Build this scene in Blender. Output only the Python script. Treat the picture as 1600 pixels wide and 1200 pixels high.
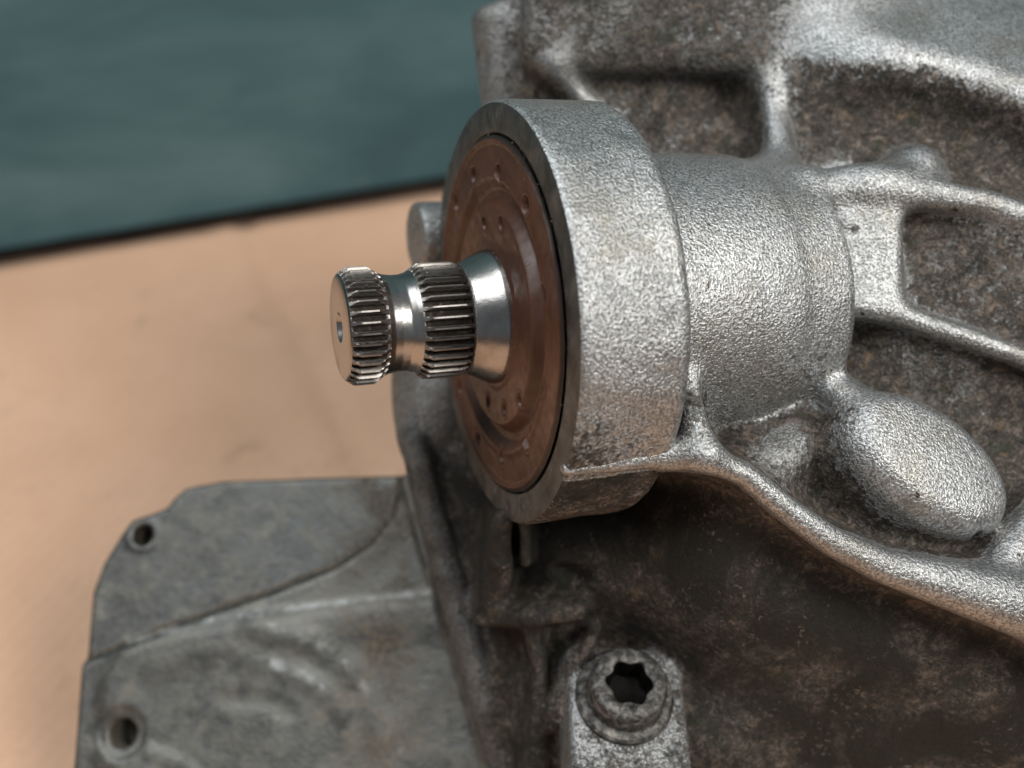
import bpy, math, random
import numpy as np
from mathutils import Vector

for o in list(bpy.data.objects):
    bpy.data.objects.remove(o)
random.seed(4)
rng = np.random.default_rng(7)
SC = bpy.context.scene
COL = SC.collection

# ------------------------------------------------------------------ frame
# Design frame q: x right, y up, z towards the viewer, one unit = 1/8.25 mm.
PX = 0.001 / 8.25
F = 1600.0                      # camera distance from the design origin = focal length in the same unit
PITCH = math.radians(38)
HT = 1050.0                     # height of the design origin over the cardboard
CX = np.array([1.0, 0.0, 0.0])
CY = np.array([0.0, math.sin(PITCH), math.cos(PITCH)])
CZ = np.array([0.0, -math.cos(PITCH), math.sin(PITCH)])
ROT = np.stack([CX, CY, CZ])    # rows
ORG = np.array([0.0, 0.0, HT * PX])

def W(q):
    """design frame -> world metres"""
    return (np.asarray(q, float) * PX) @ ROT + ORG

def P(px, py, z):
    """point of the place seen in direction (px, py) at depth z, design frame"""
    s = (F - z) / F
    return np.array([(px - 800.0) * s, (600.0 - py) * s, z])

# ------------------------------------------------------------------ camera
cam = bpy.data.cameras.new("camera")
co = bpy.data.objects.new("camera", cam)
COL.objects.link(co)
cam.sensor_width = 36.0
cam.lens = 36.0 * F / 1600.0
cam.clip_start = 0.005
cam.clip_end = 20.0
co.location = W((0, 0, F))
co.rotation_euler = (math.pi / 2 - PITCH, 0, 0)
cam.dof.use_dof = True
cam.dof.focus_distance = (F - 125) * PX
cam.dof.aperture_fstop = cam.lens / 3.8
SC.camera = co

# ------------------------------------------------------------------ light
world = bpy.data.worlds.new("World")
SC.world = world
world.use_nodes = True
bg = world.node_tree.nodes["Background"]
bg.inputs[0].default_value = (0.80, 0.90, 1.0, 1)
bg.inputs[1].default_value = 0.17

def area(name, direction, dist, size, power, color, target=(0, 0, 0), size_y=None):
    l = bpy.data.lights.new(name, 'AREA')
    l.energy = power
    l.color = color
    l.size = size
    if size_y:
        l.shape = 'RECTANGLE'
        l.size_y = size_y
    o = bpy.data.objects.new(name, l)
    COL.objects.link(o)
    d = np.array(direction, float)
    d /= np.linalg.norm(d)
    t = W(target)
    pos = t + (d @ ROT) * dist
    o.location = pos
    o.rotation_euler = Vector(t - pos).to_track_quat('-Z', 'Y').to_euler()
    return o

area("window_light", (0.60, 0.29, 0.75), 1.1, 0.36, 8.8, (1.0, 0.97, 0.92))
area("overhead_fill", (-0.32, 0.74, 0.58), 1.1, 0.9, 11.0, (0.95, 0.98, 1.0), target=(-600, -300, 0))  # added overhead fill lamp, brightens the cardboard evenly

SC.view_settings.view_transform = 'Standard'
SC.view_settings.look = 'None'
SC.view_settings.gamma = 1.0
SC.view_settings.exposure = 0.0
SC.view_settings.use_curve_mapping = False
SC.cycles.use_denoising = True
SC.cycles.max_bounces = 6

# ------------------------------------------------------------------ object helpers
def tag(o, label=None, cat=None, group=None, kind=None):
    if label: o["label"] = label
    if cat: o["category"] = cat
    if group: o["group"] = group
    if kind: o["kind"] = kind
    return o

def mesh_obj(name, V, Fc, mat, parent=None, origin=None, smooth=True, normals=None, attrs=None):
    """V in world metres; stored relative to the parent (or origin)."""
    base = np.zeros(3)
    if parent is not None:
        base = np.array(ROOTLOC[parent.name])
    elif origin is not None:
        base = np.array(origin)
    V = np.asarray(V, float) - base
    me = bpy.data.meshes.new(name)
    if isinstance(Fc, np.ndarray):
        n, k = Fc.shape
        me.vertices.add(len(V)); me.vertices.foreach_set("co", V.astype(np.float32).ravel())
        me.loops.add(n * k); me.loops.foreach_set("vertex_index", Fc.astype(np.int32).ravel())
        me.polygons.add(n); me.polygons.foreach_set("loop_start", np.arange(0, n * k, k, dtype=np.int32))
        me.update(calc_edges=True)
        me.validate()
    else:
        me.from_pydata([tuple(v) for v in V], [], [list(f) for f in Fc])
        me.update()
    for p in (attrs or {}):
        a = me.attributes.new(p, 'FLOAT', 'POINT')
        a.data.foreach_set("value", np.asarray(attrs[p], np.float32))
    me.polygons.foreach_set("use_smooth", np.full(len(me.polygons), bool(smooth)))
    if normals is not None:
        me.normals_split_custom_set_from_vertices([tuple(v) for v in normals])
    me.materials.append(mat)
    o = bpy.data.objects.new(name, me)
    COL.objects.link(o)
    if parent is not None:
        o.parent = parent
        ROOTLOC[o.name] = tuple(base)
    elif origin is not None:
        o.location = origin
        ROOTLOC[o.name] = tuple(base)
    return o

ROOTLOC = {}

def shade_auto(o, deg):
    me = o.data
    me.set_sharp_from_angle(angle=math.radians(deg))

# ------------------------------------------------------------------ materials
class NT:
    def __init__(s, name):
        s.m = bpy.data.materials.new(name)
        s.m.use_nodes = True
        s.t = s.m.node_tree
        s.b = s.t.nodes["Principled BSDF"]
        s.tc = s.n('ShaderNodeTexCoord').outputs['Object']
    def n(s, typ, **kw):
        nd = s.t.nodes.new(typ)
        for k, v in kw.items():
            setattr(nd, k, v)
        return nd
    def link(s, a, b): s.t.links.new(a, b)
    def put(s, sock, v):
        if hasattr(v, 'is_output'): s.link(v, sock)
        elif isinstance(v, (tuple, list)) and len(v) == 3 and sock.type == 'RGBA': sock.default_value = (*v, 1)
        else: sock.default_value = v
    def noise(s, scale, detail=4, rough=0.55, dist=0.0, vec=None, out='Fac'):
        nd = s.n('ShaderNodeTexNoise')
        nd.inputs['Scale'].default_value = scale
        nd.inputs['Detail'].default_value = detail
        nd.inputs['Roughness'].default_value = rough
        nd.inputs['Distortion'].default_value = dist
        s.link(vec or s.tc, nd.inputs['Vector'])
        return nd.outputs[out]
    def voro(s, scale, vec=None, feature='F1', out='Distance', rand=1.0):
        nd = s.n('ShaderNodeTexVoronoi', feature=feature)
        nd.inputs['Scale'].default_value = scale
        nd.inputs['Randomness'].default_value = rand
        s.link(vec or s.tc, nd.inputs['Vector'])
        return nd.outputs[out]
    def mapping(s, scale=(1, 1, 1), rot=(0, 0, 0)):
        nd = s.n('ShaderNodeMapping')
        nd.inputs['Scale'].default_value = scale
        nd.inputs['Rotation'].default_value = rot
        s.link(s.tc, nd.inputs['Vector'])
        return nd.outputs[0]
    def math(s, op, a, b=0.0, c=0.0, clamp=False):
        nd = s.n('ShaderNodeMath', operation=op, use_clamp=clamp)
        s.put(nd.inputs[0], a); s.put(nd.inputs[1], b)
        if op in ('MULTIPLY_ADD', 'SMOOTH_MIN'): s.put(nd.inputs[2], c)
        return nd.outputs[0]
    def step(s, v, lo, hi):
        nd = s.n('ShaderNodeMapRange', interpolation_type='SMOOTHSTEP')
        s.put(nd.inputs['Value'], v); s.put(nd.inputs['From Min'], lo); s.put(nd.inputs['From Max'], hi)
        return nd.outputs[0]
    def rng(s, v, a, b, c, d):
        nd = s.n('ShaderNodeMapRange')
        for i, x in enumerate((v, a, b, c, d)): s.put(nd.inputs[i], x)
        return nd.outputs[0]
    def mix(s, f, a, b):
        nd = s.n('ShaderNodeMix', data_type='RGBA')
        s.put(nd.inputs['Factor'], f)
        ca = [i for i in nd.inputs if i.type == 'RGBA']
        s.put(ca[0], a); s.put(ca[1], b)
        return [o for o in nd.outputs if o.type == 'RGBA'][0]
    def ramp(s, v, stops):
        nd = s.n('ShaderNodeValToRGB')
        e = nd.color_ramp.elements
        while len(e) < len(stops): e.new(0.5)
        for el, (p, c) in zip(e, stops):
            el.position = p; el.color = (*c, 1)
        s.link(v, nd.inputs[0])
        return nd.outputs[0]
    def attr(s, name):
        return s.n('ShaderNodeAttribute', attribute_name=name).outputs['Fac']
    def bump(s, h, strength, dist, normal=None):
        nd = s.n('ShaderNodeBump')
        nd.inputs['Strength'].default_value = 1.0
        s.put(nd.inputs['Strength'], strength)
        nd.inputs['Distance'].default_value = dist
        s.link(h, nd.inputs['Height'])
        if normal is not None: s.link(normal, nd.inputs['Normal'])
        return nd.outputs[0]
    def done(s, color, rough, metal=0.0, normal=None, spec=None):
        s.put(s.b.inputs['Base Color'], color)
        s.put(s.b.inputs['Roughness'], rough)
        s.put(s.b.inputs['Metallic'], metal)
        if spec is not None: s.put(s.b.inputs['Specular IOR Level'], spec)
        if normal is not None: s.link(normal, s.b.inputs['Normal'])
        return s.m

def u(px): return 1.0 / (px * PX)        # noise scale for a feature of px design units

def mat_cast(name, clean=(0.53, 0.535, 0.53), rough=0.42, grit=1.0, streak=True):
    t = NT(name)
    dirt = t.attr("dirt"); tone = t.attr("tone")
    # coarse and fine break-up of the grime layer
    n1 = t.noise(u(95), 6, 0.62, 0.6)
    n2 = t.noise(u(16), 5, 0.6, 0.8)
    n3 = t.noise(u(6), 3, 0.6)
    mask = t.math('ADD', t.math('MULTIPLY', t.math('SUBTRACT', n1, 0.5), 1.0),
                  t.math('ADD', t.math('MULTIPLY', t.math('SUBTRACT', n2, 0.5), 1.2), t.math('MULTIPLY', t.math('SUBTRACT', n3, 0.5), 1.0)))
    amp = t.rng(dirt, 0.0, 0.25, 0.35, 1.0)
    f = t.step(t.math('ADD', dirt, t.math('MULTIPLY', mask, amp)), 0.34, 0.72)
    # grime colour: black oil, brown road dirt, tan dust grains, greenish oxide
    g1 = t.noise(u(30), 6, 0.66, 1.2)
    g2 = t.noise(u(9), 4, 0.6, 0.4)
    g3 = t.noise(u(11), 5, 0.72, 1.6)
    gc = t.ramp(t.math('ADD', t.math('MULTIPLY', g1, 0.45), t.math('MULTIPLY', g3, 0.55)),
                [(0.38, (0.009, 0.008, 0.006)), (0.47, (0.042, 0.034, 0.027)),
                 (0.53, (0.096, 0.076, 0.060)), (0.62, (0.26, 0.210, 0.168))])
    gc = t.mix(t.step(g2, 0.62, 0.78), gc, (0.30, 0.225, 0.165))
    gc = t.mix(t.step(t.noise(u(60), 3, 0.5), 0.58, 0.72), gc, (0.034, 0.036, 0.020))
    gc = t.mix(t.math('MULTIPLY', t.step(t.noise(u(48), 5, 0.7, 0.9), 0.60, 0.70), 0.55), gc, (0.30, 0.20, 0.115))
    heavy = t.step(dirt, 0.86, 1.0)
    oil = t.math('MULTIPLY', heavy, t.rng(t.noise(u(170), 5, 0.62, 0.8), 0.44, 0.58, 0.97, 0.0))
    gc = t.mix(t.math('MULTIPLY', heavy, 0.36), gc, (0.010, 0.008, 0.005))
    gc = t.mix(oil, gc, t.mix(t.noise(u(40), 3), (0.009, 0.007, 0.005), (0.013, 0.012, 0.006)))
    gc = t.mix(t.math('MULTIPLY', t.step(t.noise(u(8), 4, 0.7, 0.6), 0.575, 0.66), t.step(t.noise(u(85), 4, 0.65, 0.5), 0.50, 0.62)), gc, (0.175, 0.135, 0.108))
    # clean metal with pits and faint yellow/brown staining
    sp = t.noise(u(4.0), 2, 0.6)
    cc = t.mix(t.step(sp, 0.36, 0.62), tuple(c * 0.50 for c in clean), tuple(min(c * 1.22, 0.9) for c in clean))
    cc = t.mix(t.math('MULTIPLY', t.step(t.noise(u(120), 5, 0.65, 0.4), 0.46, 0.66), 0.5), cc, (0.33, 0.305, 0.25))
    cc = t.mix(t.math('MULTIPLY', t.step(t.noise(u(70), 5, 0.7, 0.8), 0.54, 0.68), 0.55), cc, (0.26, 0.265, 0.265))
    cc = t.mix(t.math('MULTIPLY', t.step(t.noise(u(9), 3, 0.6), 0.60, 0.72), 0.6), cc, (0.17, 0.15, 0.12))
    cc = t.mix(t.step(t.noise(u(26), 3, 0.5, 0.3), 0.71, 0.75), cc, (0.10, 0.075, 0.05))
    cc = t.mix(t.math('MULTIPLY', tone, t.rng(n1, 0.3, 0.7, 0.75, 1.0)), cc, t.ramp(n2, [(0.3, (0.085, 0.080, 0.075)), (0.7, (0.20, 0.19, 0.175))]))
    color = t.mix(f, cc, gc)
    ra = t.rng(f, 0, 1, t.math('ADD', t.math('MULTIPLY', tone, 0.15), rough), 0.66)
    me = t.rng(f, 0, 1, 0.92, 0.10)
    # shot-blasted sand texture + lumps of dirt
    h = t.math('ADD', t.math('MULTIPLY', sp, t.rng(t.noise(u(220), 3, 0.6), 0.35, 0.65, 0.6, 1.15)), t.math('MULTIPLY', t.noise(u(17), 2, 0.5), 0.3))
    h = t.math('ADD', h, t.math('MULTIPLY', t.math('MULTIPLY', g3, f), 1.8))
    nb = t.bump(h, 1.0, 2.7 * PX)
    return t.done(color, ra, me, nb)

M = {}
M['cast'] = mat_cast("cast_aluminium")
t = NT("aged_cover_aluminium")
d_ = t.attr("dirt")
n = t.noise(u(38), 6, 0.66, 0.4)
n2 = t.noise(u(150), 4, 0.6, 0.3)
n3 = t.noise(u(10), 3, 0.6)
c = t.ramp(n, [(0.30, (0.085, 0.085, 0.080)), (0.45, (0.125, 0.125, 0.118)), (0.56, (0.165, 0.160, 0.143)), (0.70, (0.27, 0.255, 0.215))])
c = t.mix(t.math('MULTIPLY', t.step(n2, 0.48, 0.66), 0.4), c, (0.125, 0.136, 0.140))
f = t.step(t.math('ADD', d_, t.math('MULTIPLY', t.math('SUBTRACT', n, 0.5), 1.1)), 0.45, 0.85)
c = t.mix(f, c, t.ramp(n3, [(0.35, (0.035, 0.028, 0.020)), (0.65, (0.115, 0.088, 0.060))]))
c = t.mix(t.math('MULTIPLY', t.attr('bare'), t.rng(n2, 0.35, 0.65, 0.05, 0.55)), c, t.mix(n, (0.13, 0.125, 0.11), (0.30, 0.29, 0.255)))
c = t.mix(t.step(t.math('ADD', t.attr('edge_glint'), t.math('MULTIPLY', t.math('SUBTRACT', n, 0.5), 1.8)), 0.40, 1.0), c, (0.42, 0.43, 0.42))  # edge highlights painted in as a lighter colour
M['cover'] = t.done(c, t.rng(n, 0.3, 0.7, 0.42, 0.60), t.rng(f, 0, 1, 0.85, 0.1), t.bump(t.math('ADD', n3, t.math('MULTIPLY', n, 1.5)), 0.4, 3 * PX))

t = NT("machined_face")
n = t.noise(u(40), 6, 0.65, 0.5)
s_ = t.noise(u(30), 5, 0.7, 0.2, vec=t.mapping((1, 6, 1), (0.3, 0.2, 0.5)))
c = t.ramp(n, [(0.3, (0.075, 0.068, 0.060)), (0.55, (0.15, 0.14, 0.128)), (0.75, (0.24, 0.215, 0.185))])
c = t.mix(t.step(s_, 0.56, 0.7), c, (0.30, 0.28, 0.25))
c = t.mix(t.step(t.noise(u(60), 4, 0.6), 0.60, 0.70), c, (0.12, 0.075, 0.045))
M['machined'] = t.done(c, t.rng(n, 0.3, 0.7, 0.38, 0.58), 0.75, t.bump(t.math('ADD', n, s_), 0.35, 3 * PX))

t = NT("rusty_brown_seal")
n = t.noise(u(110), 5, 0.55, 0.3)
n2 = t.noise(u(14), 4, 0.6)
c = t.ramp(n, [(0.30, (0.062, 0.022, 0.011)), (0.5, (0.088, 0.033, 0.016)), (0.70, (0.122, 0.048, 0.023))])
c = t.mix(t.step(t.attr("grime"), 0.2, 0.9), c, (0.022, 0.014, 0.010))
c = t.mix(t.math('MULTIPLY', t.step(n2, 0.62, 0.70), 0.6), c, (0.045, 0.026, 0.016))
c = t.mix(t.step(t.noise(u(7), 2, 0.5), 0.735, 0.76), c, (0.36, 0.26, 0.19))
scr = t.noise(u(45), 3, 0.5, 2.5, vec=t.mapping((1, 1, 5)))
c = t.mix(t.math('MULTIPLY', t.step(scr, 0.70, 0.75), 0.12), c, (0.30, 0.16, 0.09))
M['seal'] = t.done(c, t.rng(n2, 0.3, 0.7, 0.30, 0.52), 0.0, t.bump(t.math('ADD', n2, t.noise(u(40), 3)), 0.2, 2.0 * PX), 0.5)

t = NT("polished_steel")
gr = t.attr("grime")
n = t.noise(u(9), 4, 0.65)
ln = t.noise(u(5), 3, 0.6, vec=t.mapping((1, 1, 1)))
gm = t.step(t.math('ADD', gr, t.math('MULTIPLY', t.math('SUBTRACT', n, 0.5), 0.9)), 0.45, 0.8)
c = t.mix(t.step(t.noise(u(60), 4), 0.4, 0.7), (0.46, 0.44, 0.42), (0.30, 0.28, 0.26))
c = t.mix(t.step(n, 0.70, 0.76), c, (0.12, 0.09, 0.07))
c = t.mix(gm, c, t.ramp(n, [(0.38, (0.010, 0.007, 0.005)), (0.62, (0.045, 0.032, 0.022)), (0.75, (0.20, 0.15, 0.11))]))
c = t.mix(t.math('MULTIPLY', t.math('MULTIPLY', t.attr('spline'), 0.62), t.math('SUBTRACT', 1.0, gm)), c, t.mix(n, (0.08, 0.068, 0.058), (0.26, 0.24, 0.22)))
M['steel'] = t.done(c, t.math('ADD', t.math('ADD', t.rng(gm, 0, 1, 0.20, 0.6), t.math('MULTIPLY', t.attr('spline'), 0.16)), t.math('MULTIPLY', ln, 0.10)), t.rng(gm, 0, 1, 1.0, 0.2),
                    t.bump(t.math('ADD', n, t.math('MULTIPLY', gm, 0.8)), 0.18, 1.6 * PX))

t = NT("oxidised_bolt_steel")
n = t.noise(u(14), 6, 0.68, 0.5)
c = t.ramp(n, [(0.34, (0.022, 0.019, 0.016)), (0.48, (0.085, 0.080, 0.074)), (0.60, (0.20, 0.19, 0.175)), (0.72, (0.36, 0.32, 0.27))])
c = t.mix(t.step(t.attr("grime"), 0.3, 0.8), c, (0.006, 0.005, 0.004))  # also paints the socket interior near-black, as the shade of the hole
M['bolt'] = t.done(c, t.rng(n, 0.3, 0.7, 0.45, 0.62), t.rng(t.attr('grime'), 0, 1, 0.6, 0.0), t.bump(n, 0.6, 4 * PX), t.rng(t.attr('grime'), 0, 1, 0.5, 0.1))

t = NT("kraft_cardboard")
n = t.noise(14, 5, 0.6, 0.3)
fl = t.n('ShaderNodeTexWave', wave_type='BANDS', bands_direction='X')
fl.inputs['Scale'].default_value = 60
fl.inputs['Distortion'].default_value = 1.2
fl.inputs['Detail'].default_value = 2
t.link(t.mapping((1, 1, 1), (0, 0, 0.35)), fl.inputs['Vector'])
fib = t.noise(260, 4, 0.6, vec=t.mapping((1, 5, 1), (0, 0, 0.35)))
c = t.ramp(n, [(0.3, (0.70, 0.425, 0.275)), (0.55, (0.77, 0.48, 0.32)), (0.75, (0.82, 0.525, 0.355))])
c = t.mix(t.math('MULTIPLY', t.step(fib, 0.5, 0.75), 0.35), c, (0.52, 0.30, 0.185))
c = t.mix(t.math('MULTIPLY', fl.outputs['Fac'], 0.10), c, (0.50, 0.29, 0.18))
c = t.mix(t.math('MULTIPLY', t.step(t.noise(38, 5, 0.65, 1.0), 0.58, 0.74), 0.5), c, (0.40, 0.25, 0.17))
c = t.mix(t.math('MULTIPLY', t.step(t.noise(120, 4, 0.7, 0.5), 0.60, 0.72), 0.35), c, (0.45, 0.27, 0.18))
M['card'] = t.done(c, 0.85, 0.0, t.bump(t.math('ADD', t.math('MULTIPLY', fl.outputs['Fac'], 0.5), fib), 0.25, 0.0006), 0.2)

t = NT("teal_painted_board")
n = t.noise(9, 6, 0.6, 0.6, vec=t.mapping((0.6, 1, 2.2)))
n2 = t.noise(40, 4, 0.6, 0.4, vec=t.mapping((0.5, 1, 2.5)))
c = t.ramp(n, [(0.3, (0.050, 0.108, 0.124)), (0.5, (0.074, 0.152, 0.170)), (0.72, (0.118, 0.21, 0.226))])
c = t.mix(t.math('MULTIPLY', t.step(n2, 0.64, 0.76), 0.55), c, (0.20, 0.26, 0.25))
M['teal'] = t.done(c, 0.6, 0.0, t.bump(n2, 0.3, 0.002), 0.3)

t = NT("tan_grit")
M['grit'] = t.done(t.ramp(t.noise(u(20), 2), [(0.35, (0.05, 0.03, 0.02)), (0.65, (0.42, 0.30, 0.21))]), 0.7)
t = NT("gap_shade_floor")
n = t.noise(30, 4)
M['floor'] = t.done(t.ramp(n, [(0.3, (0.05, 0.030, 0.020)), (0.7, (0.11, 0.066, 0.043))]), 0.9)  # dark tone paints the shadow gap between cardboard and teal board

# ------------------------------------------------------------------ setting: floor, cardboard, teal board
UP = np.array([0.0, math.cos(PITCH), math.sin(PITCH)])
def on_table(px, py):
    d = np.array([(px - 800.0), (600.0 - py), -F])
    o = np.array([0, 0, F])
    k = (-HT - o @ UP) / (d @ UP)
    return W(o + d * k)

def box(x0, x1, y0, y1, z0, z1):
    V = [(x, y, z) for z in (z0, z1) for y in (y0, y1) for x in (x0, x1)]
    Fc = [(0, 2, 3, 1), (4, 5, 7, 6), (0, 1, 5, 4), (2, 6, 7, 3), (0, 4, 6, 2), (1, 3, 7, 5)]
    return np.array(V, float), Fc

e0 = on_table(0, 400); e1 = on_table(690, 286)
ed = (e1 - e0); ed[2] = 0; ed /= np.linalg.norm(ed)
en = np.array([-ed[1], ed[0], 0.0])            # away from the camera
def frame2(a, b, z): return e0 + ed * a + en * b + np.array([0, 0, z])

tag(mesh_obj("ground", [frame2(a, b, -0.0048) for a, b in ((-2, -2), (3, -2), (3, 1.5), (-2, 1.5))], [(0, 1, 2, 3)], M['floor'], smooth=False), kind="structure")

# cardboard: a sheet with a soft fold running towards the viewer
k0 = on_table(420, 425); k1 = on_table(575, 745)
kd = (k1 - k0)[:2] / np.linalg.norm((k1 - k0)[:2])
na, nb_ = 150, 90
CARD_R = 0.25
V = []
for j in range(nb_ + 1):
    for i in range(na + 1):
        a = -0.45 + (0.45 + CARD_R) * i / na
        b = -0.75 + 0.742 * j / nb_
        p = frame2(a, b, 0)
        s = (p[0] - k0[0]) * kd[1] - (p[1] - k0[1]) * kd[0]
        z = -0.0016 * math.exp(-(s / 0.004) ** 2) + 0.0009 * math.exp(-((s - 0.010) / 0.006) ** 2)
        z += 0.0008 * math.sin(p[0] * 17 + 1) * math.sin(p[1] * 13 + 2) - 0.0009
        V.append((p[0], p[1], z))
nv = len(V)
V += [(x, y, -0.0046) for x, y, z in V]
Fc = []
st = na + 1
for j in range(nb_):
    for i in range(na):
        q = j * st + i
        Fc.append((q, q + 1, q + st + 1, q + st))
        Fc.append((nv + q, nv + q + st, nv + q + st + 1, nv + q + 1))
for i in range(na):
    Fc.append((i, nv + i, nv + i + 1, i + 1)); q = nb_ * st + i; Fc.append((q, q + 1, nv + q + 1, nv + q))
for j in range(nb_):
    q = j * st; Fc.append((q, q + st, nv + q + st, nv + q)); q += na; Fc.append((q, nv + q, nv + q + st, q + st))
cb = mesh_obj("cardboard_sheet", V, Fc, M['card'], origin=tuple(on_table(200, 700)))
tag(cb, "creased peach-brown cardboard sheet lying under the gearbox", "cardboard")

V = [frame2(a, b, z) for z in (0.0035, 0.9) for b in (0.0, 0.03) for a in (-0.9, 1.6)]
wl = mesh_obj("wall", V, [(0, 2, 3, 1), (4, 5, 7, 6), (0, 1, 5, 4), (2, 6, 7, 3), (0, 4, 6, 2), (1, 3, 7, 5)], M['teal'], smooth=False)
tag(wl, kind="structure")

# ------------------------------------------------------------------ the gearbox
groot = W((250, 0, -300)); groot[2] = 0.0
gb = bpy.data.objects.new("gearbox", None)
COL.objects.link(gb)
gb.location = groot
ROOTLOC["gearbox"] = tuple(groot)
tag(gb, "grimy cast aluminium gearbox with a splined steel shaft and rusty brown seal", "gearbox")

# shaft axis, from the tip inwards
BX, BY = 0.937, 0.090
B = np.array([BX, BY, -math.sqrt(1 - BX * BX - BY * BY)])
C0 = np.array([-25.0, 106.0, 0.0])
BU = np.array([0, 1, 0]) - BY * B; BU /= np.linalg.norm(BU)
BV = np.cross(B, BU)             # horizontal, points away from / towards viewer
if BV[2] < 0: BV = -BV           # make it point to the viewer side
def AX(L): return C0 + B * L
def cyl(L, r, th):
    L, r, th = np.broadcast_arrays(L, r, th)
    return C0 + B * L[..., None] + r[..., None] * (np.cos(th)[..., None] * BU + np.sin(th)[..., None] * BV)

def grid_faces(nr, nc, wrap=True):
    i = np.arange(nr - 1)[:, None]; j = np.arange(nc if wrap else nc - 1)[None]
    a = i * nc + j; b = i * nc + (j + 1) % nc
    return np.stack([a, b, b + nc, a + nc], -1).reshape(-1, 4)

def lathe(name, prof, nth, mat, parent, noise_amp=0.0, ths=None, radial=None, flip=False, attrs=None, sharp=40):
    """prof: list of (L, r)"""
    prof = np.array(prof, float)
    th = np.linspace(0, 2 * np.pi, nth, endpoint=False) if ths is None else ths
    nth = len(th)
    Lg = np.repeat(prof[:, :1], nth, 1); rg = np.repeat(prof[:, 1:2], nth, 1); tg = np.repeat(th[None], len(prof), 0)
    if radial is not None: Lg, rg = radial(Lg, rg, tg)
    q = cyl(Lg, rg, tg)
    if noise_amp: q = q + noise_amp * vnoise(q, 60)[..., None] * 0.6 * (q - AX(80)) / 326
    Fc = grid_faces(len(prof), nth)
    if flip: Fc = Fc[:, ::-1]
    at = None
    if attrs: at = {k: f(Lg, rg, tg).ravel() for k, f in attrs.items()}
    o = mesh_obj(name, W(q.reshape(-1, 3)), Fc, mat, parent, attrs=at)
    if sharp: shade_auto(o, sharp)
    return o

def vnoise(q, size):
    """cheap smooth value noise from a few sine products"""
    q = q / size
    x, y, z = q[..., 0], q[..., 1], q[..., 2]
    return (np.sin(x * 2.1 + 1.3 * np.sin(y * 1.7 + 0.5)) * np.cos(y * 1.9 + 1.1 * np.sin(z * 2.3)) +
            0.5 * np.sin(z * 3.7 + x * 2.9 + 1.0) * np.cos(y * 4.1 - x * 1.3)) / 1.5

# ---- signed-distance modelling of the casting
H = 4.5
LO = np.array([-330.0, -760.0, -480.0]); HI = np.array([1120.0, 840.0, 320.0])
DIM = np.ceil((HI - LO) / H).astype(int) + 1
gx = (LO[0] + H * np.arange(DIM[0])).astype(np.float32)
gy = (LO[1] + H * np.arange(DIM[1])).astype(np.float32)
gz = (LO[2] + H * np.arange(DIM[2])).astype(np.float32)

def smin(a, b, k):
    h = np.maximum(k - np.abs(a - b), 0) / k
    return np.minimum(a, b) - h * h * k * 0.25
def smax(a, b, k): return -smin(-a, -b, k)

# wall panels: a smooth sheet through points (direction px, py, depth z)
CTRL = [
    (760, 40, -300), (830, 180, -290), (950, 170, -255), (1080, 200, -250), (1160, 150, -262), (1000, 60, -250), (1200, 30, -240),
    (1260, 170, -185), (1330, 200, -165), (1450, 180, -150), (1560, 220, -125), (1400, 285, -110), (1680, 200, -170), (1300, 60, -200), (1550, 40, -230), (1640, 20, -300),
    (1450, 400, -42), (1560, 450, -46), (1420, 500, -45), (1680, 430, -50), (1300, 450, -120),
    (1450, 570, -62), (1560, 620, -70), (1380, 600, -60), (1700, 640, -75), (1300, 560, -90),
    (1170, 645, -10), (1120, 650, 0), (1210, 695, 62), (1265, 680, 48), (1240, 640, 5), (1300, 740, -35), (1340, 790, -25), (1440, 850, -15), (1600, 720, -60), (1700, 800, -20), (1560, 840, -25),
    (1130, 790, 60), (1230, 890, 45), (1380, 980, 30), (1550, 1040, 15), (1700, 1060, 0), (1300, 1080, -40), (1500, 1180, -60), (1700, 1250, -80),
    (1100, 1000, -25), (1100, 1150, -95), (980, 900, -60), (920, 860, -95), (930, 980, -150), (990, 1012, -165), (1075, 1060, -120), (1000, 1240, -110), (1250, 1250, -130),
    (850, 850, -150), (850, 1010, -190), (800, 1050, -235), (770, 980, -270), (720, 850, -310), (700, 750, -325), (830, 1180, -190), (780, 1180, -280), (880, 1120, -150),
    (700, 600, -330), (720, 400, -330), (740, 200, -320), (900, 500, -330), (1000, 400, -300), (1100, 500, -250), (900, 700, -280), (1000, 740, -130),
]
cp = np.array([P(*c) for c in CTRL])
def tps_fit(xy, z, reg=1.0):
    n = len(xy)
    d = np.sqrt(((xy[:, None] - xy[None]) ** 2).sum(-1)) / 100
    K = np.where(d > 0, d * d * np.log(d + 1e-9), 0) + np.eye(n) * 0.02 * reg
    Pm = np.c_[np.ones(n), xy / 100]
    A = np.block([[K, Pm], [Pm.T, np.zeros((3, 3))]])
    return np.linalg.solve(A, np.r_[z, 0, 0, 0])
TW = tps_fit(cp[:, :2], cp[:, 2])
def panel_h(x, y):
    sh = np.broadcast(x, y).shape
    x = np.broadcast_to(x, sh).ravel(); y = np.broadcast_to(y, sh).ravel()
    out = TW[-3] + TW[-2] * x / 100 + TW[-1] * y / 100
    for w, c in zip(TW, cp):
        d2 = ((x - c[0]) ** 2 + (y - c[1]) ** 2) / 1e4 + 1e-9
        out = out + w * 0.5 * d2 * np.log(d2)
    out = out + 5.0 * np.sin(x / 37 + 1.5 * np.sin(y / 53)) * np.sin(y / 41 + 0.7)
    return out.reshape(sh)

def left_x(y):
    ys = np.array([-900, -760, -560, -420, -150, 100, 420, 520, 900.0])
    xs = np.array([-5, -20, -90, -150, -190, -190, -120, -20, 0.0])
    return np.interp(y, ys, xs)

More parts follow.
